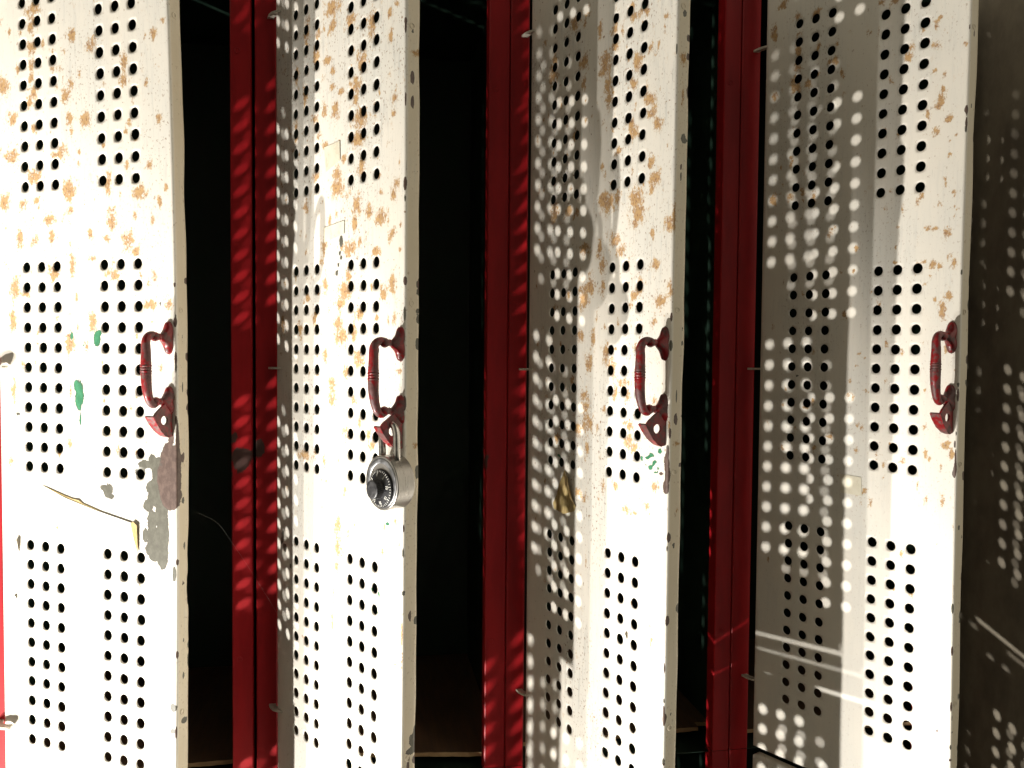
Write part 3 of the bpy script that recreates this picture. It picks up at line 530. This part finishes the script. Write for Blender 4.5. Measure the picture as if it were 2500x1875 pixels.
# ------------------------------------------------------------------ locker bodies
# per joint between lockers: (left edge of the pair, seam, right edge), metres
JT = {0: (-0.0478, -0.0214, 0.0073), 1: (0.2589, 0.2852, 0.3121), 2: (0.566, 0.5928, 0.6169), 3: (0.8733, 0.8971, 0.9231), 4: (1.1802, 1.2038, 1.2294)}
GAP = {0: 0.0008, 1: 0.0020, 2: 0.0005, 3: 0.0006, 4: 0.0006}
YF = 0.008; DEPTH = 0.40
def jamb(parent, xa, xb, inner, zb, zt, d):
    """one red frame upright: a folded steel channel with a slotted inner edge"""
    bm = bmesh.new(); wl = bm.verts.layers.float.new('worn')
    nz = 150; R_ = 0.0012
    inward = 1 if inner == 'right' else -1      # side on which the opening lies
    xs = xb if inner == 'right' else xa; xo = xa if inner == 'right' else xb
    prof = [(xo, YF+0.012), (xo, YF+R_), (xo+inward*R_, YF), (xs-inward*R_*1.4, YF), (xs-inward*0.0004, YF+0.0006), (xs, YF+R_*1.4), (xs, YF+0.022), (xs-inward*0.006, YF+0.024)]
    # a few more points across the face so that wear can be placed
    pr = prof[:3] + [(prof[2][0]+(prof[3][0]-prof[2][0])*k/8, YF) for k in range(1, 8)] + prof[3:]
    rows = []
    for j in range(nz+1):
        z = zb + (zt-zb)*j/nz
        w_ = 0.0006*sin(z*9+d*2)
        rows.append([bm.verts.new((x, y + (w_*0.4 if y == YF else 0), z)) for x, y in pr])
    for j in range(nz):
        for k in range(len(pr)-1): 
            q = (rows[j][k], rows[j][k+1], rows[j+1][k+1], rows[j+1][k])
            bm.faces.new(q if inward > 0 else q[::-1])
    for r in rows:
        for v in r:
            x, y, z = v.co
            s = 0.0
            for (cx, cz, rx, rz, a) in WORN:
                q = ((x-cx)/rx)**2 + ((z-cz)/rz)**2
                if q < 5: s = max(s, a*math.exp(-q))
            v[wl] = s
    return from_bm('frame_upright', bm, M_RED, parent, False)
WORN = [(0.269, -0.108, 0.016, 0.016, 0.95), (0.292, -0.096, 0.008, 0.014, 0.95), (0.262, -0.085, 0.006, 0.010, 0.7), (0.268, -0.135, 0.006, 0.01, 0.6), (0.5665, -0.118, 0.006, 0.022, 0.6),
        (0.258, -0.13, 0.004, 0.02, 0.5)]
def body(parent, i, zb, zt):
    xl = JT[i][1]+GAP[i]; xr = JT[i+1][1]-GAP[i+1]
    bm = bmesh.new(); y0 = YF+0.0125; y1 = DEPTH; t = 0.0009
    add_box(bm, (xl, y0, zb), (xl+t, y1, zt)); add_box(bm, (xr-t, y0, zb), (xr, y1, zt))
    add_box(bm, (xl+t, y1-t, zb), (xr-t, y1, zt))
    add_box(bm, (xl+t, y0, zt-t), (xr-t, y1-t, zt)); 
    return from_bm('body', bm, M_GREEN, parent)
def floorboard(parent, i, z, skew):
    xl = JT[i][1]+GAP[i]+0.0012; xr = JT[i+1][1]-GAP[i+1]-0.0012
    bm = bmesh.new(); T = 0.0055; ye = DEPTH-0.003
    # front edge runs askew, with a broken corner at the right
    n = 40; rnd = random.Random(9+i); xb = xl + (xr-xl)*0.93
    fr = []
    for k in range(n+1):
        x = xl + (xb-xl)*k/n; fr.append((x, skew[0] + (skew[1]-skew[0])*(x-xl)/(xb-xl) + rnd.uniform(-0.0006, 0.0006)))
    fr += [(xb+0.0005, skew[1]+0.016), (xr, skew[1]+0.013)]
    vt = [bm.verts.new((x, y, z)) for x, y in fr]; vb = [bm.verts.new((x, y, z-T+rnd.uniform(-0.0006, 0.0006))) for x, y in fr]
    bt = [bm.verts.new((x, ye, z)) for x, y in fr]; bb = [bm.verts.new((x, ye, z-T)) for x, y in fr]
    fi = []
    for k in range(len(fr)-1):
        bm.faces.new((vt[k], vt[k+1], bt[k+1], bt[k])); bm.faces.new((vb[k+1], vb[k], bb[k], bb[k+1]))
        f = bm.faces.new((vb[k], vb[k+1], vt[k+1], vt[k])); fi.append(f)
    for f in fi: f.material_index = 1
    o = from_bm('floor_board', bm, M_FLOORB, parent); o.data.materials.append(M_WOOD)
    return o

# ------------------------------------------------------------------ build the upper lockers
LBL = ['leftmost cream locker, green chips and a bare brown patch below its handle',
       'rusty cream locker whose door handle carries the round combination padlock',
       'locker with a rusty, tape-marked cream door, second from the dark right wall',
       'cleanest cream locker, its wide open door speckled with light dots, nearest the dark wall']
GRP = 'upper row of lockers with doors ajar'
HU = (0.2557, 0.2590, 0.2568, 0.2560); HZ = (0.0015, -0.0035, -0.0030, 0.0035)
def decal(name, mat, parent, d, pts, off=0.0006, curl=None):
    """thin torn scrap lying on the door; pts are (u, z, lift)"""
    bm = bmesh.new()
    vs = [bm.verts.new(dmap(d, u + 0.0038, z, off + l)) for u, z, l in pts]
    c = Vector((0, 0, 0))
    for p in vs: c += p.co
    vc = bm.verts.new(c/len(vs))
    for k in range(len(vs)): bm.faces.new((vs[k], vs[(k+1) % len(vs)], vc))
    o = from_bm(name, bm, mat, parent)
    m = o.modifiers.new('Solid', 'SOLIDIFY'); m.thickness = 0.00025
    return o
def rivets(parent, d, zs_):
    for z in zs_:
        bm = bmesh.new()
        c = dmap(d, UR+0.0001, z, -0.0085); a = TH[d]
        n = Vector((cos(a), -sin(a), 0)); s = Vector((sin(a), cos(a), 0)); up = Vector((0, 0, 1))
        R1, r1 = 0.0026, 0.0005; seg = 20
        rings = []
        for k in range(seg):
            an = 2*pi*k/seg; rd = s*cos(an) + up*sin(an)
            rings.append([bm.verts.new(c + rd*(R1 + r1*cos(b)) + n*max(0.0, r1*sin(b))*0.8 + n*0.0001) for b in (pi, 3*pi/4, pi/2, pi/4, 0)])
        for k in range(seg):
            for b in range(4): bm.faces.new((rings[k][b], rings[k][b+1], rings[(k+1) % seg][b+1], rings[(k+1) % seg][b]))
        o = from_bm('rivet', bm, M_DOOR, parent, True)
        for nm, v in (('wear', 0.6), ('rust', 0.22), ('aged', 0.9)):
            at = o.data.attributes.new(nm, 'FLOAT', 'POINT'); at.data.foreach_set('value', [v]*len(o.data.vertices))
def frame_rivet(parent, x, z):
    bm = bmesh.new(); wl = bm.verts.layers.float.new('worn'); seg = 20; rings = []
    for k in range(seg):
        an = 2*pi*k/seg
        rings.append([bm.verts.new((x+(0.0030+0.0006*cos(b))*cos(an), YF-0.0002-0.0005*max(0.0, sin(b)), z+(0.0030+0.0006*cos(b))*sin(an))) for b in (pi, 3*pi/4, pi/2, pi/4, 0)])
    for k in range(seg):
        for b in range(4): bm.faces.new((rings[k][b+1], rings[k][b], rings[(k+1) % seg][b], rings[(k+1) % seg][b+1]))
    from_bm('rivet', bm, M_RED, parent, True)
doors = []
for i in range(4):
    L = bpy.data.objects.new('locker', None); COL.objects.link(L); L.empty_display_size = 0.1
    L.location = (0, 0, 0)
    tag(L, LBL[i], 'locker', GRP)
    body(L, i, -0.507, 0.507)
    jamb(L, JT[i][1]+GAP[i], JT[i][2], 'right', -0.508, 0.508, i)
    jamb(L, JT[i+1][0], JT[i+1][1]-GAP[i+1], 'left', -0.508, 0.508, i)
    floorboard(L, i, -0.4985, ((0.070, 0.031) if i == 1 else (0.045, 0.03) if i == 3 else (0.05, 0.06)))
    me = build_door_mesh('door', i, ZB[i], ZT, None, 11+i)
    dr = link('door', me, None, L)
    m = dr.modifiers.new('Sheet', 'SOLIDIFY'); m.thickness = 0.0011; m.offset = -1
    doors.append(dr)
    hd = build_handle('handle', dr, i, HU[i], HZ[i])
    for zc in (0.4125, 0.0, -0.4095): build_tab(dr, i, zc + (0.002 if i == 3 else 0), JT[i][2]+0.002, 1)
    frame_rivet(L, JT[i+1][0]+0.0085, 0.372 if i != 1 else 0.345); frame_rivet(L, JT[i+1][0]+0.0085, -0.345 if i != 0 else -0.352)
    rivets(dr, i, (0.335, 0.068, -0.110, -0.385) if i == 1 else (0.36, 0.062, -0.10, -0.36))
WX = 1.250

M_PAPER = plain('bleached_paper_tape', (0.70, 0.67, 0.58), (0.76, 0.73, 0.65), 0.5, (60, 60, 200))
# torn tape on the doors
decal('tape_scrap', M_PAPER, doors[0], 0, [(0.0745,-0.1315,0),(0.108,-0.1425,0.0012),(0.150,-0.1530,0.0008),(0.205,-0.1640,0.001),(0.207,-0.190,0.0004),(0.150,-0.181,0),(0.077,-0.155,0)], 0.0004)
decal('tape_edge', M_TAPE, doors[0], 0, [(0.0745,-0.1312,0.0001),(0.092,-0.1362,0.0002),(0.118,-0.1430,0.0003),(0.1275,-0.1438,0.0010),(0.134,-0.1478,0.0003),(0.160,-0.1545,0.0002),(0.130,-0.1482,0.0002),(0.100,-0.1400,0.0002)], 0.0006)
decal('tape_edge', M_TAPE, doors[0], 0, [(0.1975,-0.1658,0.0003),(0.204,-0.1612,0.0015),(0.2095,-0.1650,0.002),(0.2098,-0.1965,0.0006),(0.2045,-0.182,0.0004)], 0.0006)
decal('tape_scrap', M_TAPE2, doors[1], 1, [(0.1165,0.2405,0.0002),(0.147,0.2425,0.0004),(0.1475,0.2225,0.0002),(0.120,0.2135,0.0001)])
decal('tape_scrap', M_TAPE2, doors[1], 1, [(0.1145,0.154,0.0002),(0.156,0.158,0.0002),(0.155,0.144,0.0001),(0.116,0.138,0.0001)])
dk = decal('tape_scrap', M_TAPE, doors[2], 2, [(0.0855,-0.119,0),(0.0955,-0.1265,0.004),(0.104,-0.150,0.002),(0.1085,-0.158,0.0004),(0.105,-0.164,0),(0.089,-0.1695,0.003),(0.0660,-0.1670,0.001),(0.0625,-0.1610,0),(0.071,-0.1490,0.0004),(0.0765,-0.1380,0.002)])
decal('tape_scrap', M_TAPE, doors[2], 2, [(0.096,-0.124,0.0035),(0.0985,-0.133,0.0065),(0.104,-0.148,0.006),(0.1065,-0.154,0.002),(0.101,-0.149,0.0035)])
decal('tape_scrap', M_TAPE2, doors[3], 3, [(0.1245,-0.1255,0),(0.152,-0.1265,0.0001),(0.1535,-0.148,0.0001),(0.126,-0.148,0)], 0.0003)
# curled flakes of loose paint
def flake(d, u, z, ru, rz, lift, sd):
    rnd = random.Random(sd); pts = []
    for k in range(9):
        an = 2*pi*k/9; r = rnd.uniform(0.6, 1.1); pts.append((u+ru*r*cos(an), z+rz*r*sin(an), lift*max(0, cos(an-1.0))))
    decal('paint_flake', M_FLAKE, doors[d], d, pts, 0.0004)
M_FLAKE = plain('loose_cream_paint', (0.56, 0.52, 0.44), (0.68, 0.64, 0.56), 0.6, (200, 200, 200))
flake(0, 0.0345, -0.2045, 0.0055, 0.012, 0.004, 1); flake(0, 0.030, -0.262, 0.003, 0.004, 0.002, 2)
flake(2, 0.2005, -0.283, 0.003, 0.006, 0.003, 3); flake(3, 0.033, 0.47, 0.004, 0.004, 0.003, 4)

# ------------------------------------------------------------------ lower tier of lockers (only their upper edges and light reach the picture)
LBL2 = ['lower locker directly beneath the leftmost locker, mostly below the picture', 'lower locker directly beneath the padlocked locker',
        'lower locker directly beneath the tape-marked third locker', 'lower locker beneath the cleanest locker, by the dark wall']
TLOW = (0.53, 1.52, 1.178, 1.10)
LOW = -1.021
for i in range(4):
    L = bpy.data.objects.new('locker', None); COL.objects.link(L); L.location = (0, 0, LOW)
    tag(L, LBL2[i], 'locker', 'lower row of lockers')
    body(L, i, -0.507, 0.507)
    jamb(L, JT[i][1]+GAP[i], JT[i][2], 'right', -0.508, 0.5122, i+5)
    jamb(L, JT[i+1][0], JT[i+1][1]-GAP[i+1], 'left', -0.508, 0.5122, i+5)
    me = build_door_mesh('door', i, -0.506, 0.503 if i != 3 else 0.511, TLOW[i], 31+i, False)
    dr = link('door', me, None, L)
    m = dr.modifiers.new('Sheet', 'SOLIDIFY'); m.thickness = 0.0011; m.offset = -1
    build_handle('handle', dr, i, 0.2562, 0.0, 0.0, TLOW[i])

# ------------------------------------------------------------------ padlock on the second locker
d = 1; a1 = TH[1]
PU, PZ = 0.2588, -0.1064
nrm = Vector((-sin(a1), -cos(a1), 0)); uu = Vector((cos(a1), -sin(a1), 0)); zz = Vector((0, 0, 1))
base = dmap(1, PU, PZ, 0.0)
P0 = bpy.data.objects.new('padlock', None); COL.objects.link(P0)
tag(P0, 'round steel combination padlock with black numbered dial, hanging from the second door handle', 'padlock')
MW = Matrix(((uu.x, zz.x, nrm.x, base.x), (uu.y, zz.y, nrm.y, base.y), (uu.z, zz.z, nrm.z, base.z), (0, 0, 0, 1)))
P0.matrix_world = MW @ Matrix.Rotation(radians(2.0), 4, 'Z')
def lathe(bm, prof, seg=72, cx=0.0, cy=0.0, mod=None):
    rings = []
    for r, h in prof:
        ring = []
        for k in range(seg):
            an = 2*pi*k/seg; rr = r if mod is None else mod(r, h, an)
            ring.append(bm.verts.new((cx+rr*cos(an), cy+rr*sin(an), h)))
        rings.append(ring)
    for i in range(len(rings)-1):
        for k in range(seg): bm.faces.new((rings[i][k], rings[i][(k+1) % seg], rings[i+1][(k+1) % seg], rings[i+1][k]))
    if prof[0][0] > 0: bm.faces.new(rings[0][::-1])
    if prof[-1][0] > 0: bm.faces.new(rings[-1])
R0 = 0.0264
bm = bmesh.new()
lathe(bm, [(R0-0.0015, 0.0014), (R0-0.0003, 0.002), (R0, 0.0032), (R0, 0.0195), (R0+0.0002, 0.0205), (R0+0.0003, 0.0214), (R0-0.0002, 0.0222), (R0-0.0010, 0.0225), (R0-0.0018, 0.0224)], 96)
bd = from_bm('lock_body', bm, M_CHROME, P0, True); bd.modifiers.new('Edge', 'EDGE_SPLIT').split_angle = radians(40)
bm = bmesh.new()
lathe(bm, [(R0-0.0017, 0.0222), (R0-0.0030, 0.02285), (R0-0.0040, 0.0229), (0.0205, 0.0227), (0.0190, 0.0224), (0.0186, 0.0218)], 96)
from_bm('face_plate', bm, M_FACE, P0, True)
DC = (0.0006, -0.0052)
bm = bmesh.new()
def kn(r, h, an): return r*(1+0.035*cos(28*an)) if 0.0262 < h < 0.0362 and r < 0.0095 else r
lathe(bm, [(0.0188, 0.0226), (0.0188, 0.0238), (0.0182, 0.0245), (0.0125, 0.0262), (0.0096, 0.0268)], 96, DC[0], DC[1])
dial = from_bm('dial', bm, M_DIAL, P0, True); dial.modifiers.new('Edge', 'EDGE_SPLIT').split_angle = radians(30)
bm = bmesh.new()
lathe(bm, [(0.0094, 0.0266), (0.0090, 0.0275), (0.0086, 0.0325), (0.0090, 0.0332), (0.0092, 0.0338), (0.0088, 0.0343), (0.0076, 0.0346)], 168, DC[0], DC[1], lambda r, h, an: r*(1+(0.03*cos(30*an) if h < 0.0335 else 0)))
kb = from_bm('dial_knob', bm, M_RUB, dial, True); kb.modifiers.new('Edge', 'EDGE_SPLIT').split_angle = radians(40)
# tick marks: 40 around the sloping rim, longer at each five
def dial_h(r):
    return 0.0245 + (0.0182-r)/(0.0182-0.0125)*0.0017 if r < 0.0182 else 0.0245
bm = bmesh.new(); A0 = radians(100)
for k in range(40):
    an = A0 - 2*pi*k/40; l0 = 0.0150 if k % 5 == 0 else 0.0161; l1 = 0.0178; hw_ = 0.00030 if k % 5 == 0 else 0.00024
    rd = Vector((cos(an), sin(an), 0)); tg = Vector((-sin(an), cos(an), 0)); c = Vector((DC[0], DC[1], 0))
    bm.faces.new([bm.verts.new(c + rd*r + tg*s*hw_ + Vector((0, 0, dial_h(r)+0.00012))) for r, s in ((l0, -1), (l1, -1), (l1, 1), (l0, 1))])
tk = from_bm('dial_ticks', bm, M_INK, dial); 
for k in range(8):
    an = A0 - 2*pi*k/8; t = bpy.data.curves.new('dial_number', 'FONT'); t.body = str(5*k); t.size = 0.0040; t.align_x = 'CENTER'; t.align_y = 'CENTER'; t.offset = 0.00003
    to = bpy.data.objects.new('dial_number', t); COL.objects.link(to)
    dg = bpy.context.evaluated_depsgraph_get(); me = bpy.data.meshes.new_from_object(to.evaluated_get(dg)); bpy.data.objects.remove(to)
    me.name = 'dial_number'; me.materials.clear()
    o = link('dial_number', me, M_INK, dial)
    r = 0.0133
    tilt = math.atan2(0.0017, 0.0057)
    o.matrix_local = Matrix.Translation((DC[0]+r*cos(an), DC[1]+r*sin(an), dial_h(r)+0.00022)) @ Matrix.Rotation(an-pi/2, 4, 'Z') @ Matrix.Rotation(-tilt, 4, 'X')
bm = bmesh.new()
hs = 0.0120; zc = 0.0122; top = 0.0600
pts = [(-hs, 0.012, zc), (-hs, 0.030, zc), (-hs, 0.0455, zc)] + [(-hs*cos(t), 0.0455+hs*sin(t)*1.02, zc) for t in [radians(x) for x in range(12, 180, 12)]] + [(hs, 0.0455, zc), (hs, 0.030, zc), (hs, 0.012, zc)]
tube(bm, pts, 0.0036, 24)
from_bm('shackle', bm, M_SHACK, P0, True)

# ------------------------------------------------------------------ dark wall that closes the row on the right
bm = bmesh.new()
add_box(bm, (WX, -0.20, -1.56), (WX+0.12, 0.9, 1.3))
wl_ = from_bm('wall', bm, M_WALL); tag(wl_, 'dark brown wall at the right end of the lockers, dotted with light through the door holes', 'wall')
# floor the lockers and lamps stand on
bm = bmesh.new(); v = [bm.verts.new(p) for p in ((-3.5, -3.0, -1.62), (3.0, -3.0, -1.62), (3.0, 1.0, -1.62), (-3.5, 1.0, -1.62))]; bm.faces.new(v)
fl = from_bm('floor', bm, M_DARK); tag(fl, kind='structure')

# a single cobweb thread stretched over the first red upright
bm = bmesh.new()
pts = spline([(0.226, -0.02, -0.168), (0.246, -0.012, -0.182), (0.262, -0.006, -0.208), (0.285, -0.004, -0.246), (0.312, -0.006, -0.292), (0.3185, -0.010, -0.303)], 6)
tube(bm, pts, 0.00005, 5)
cw = from_bm('cobweb_thread', bm, M_THREAD); tag(cw, 'single fine cobweb thread hanging slantwise across the first pair of red uprights', 'cobweb')
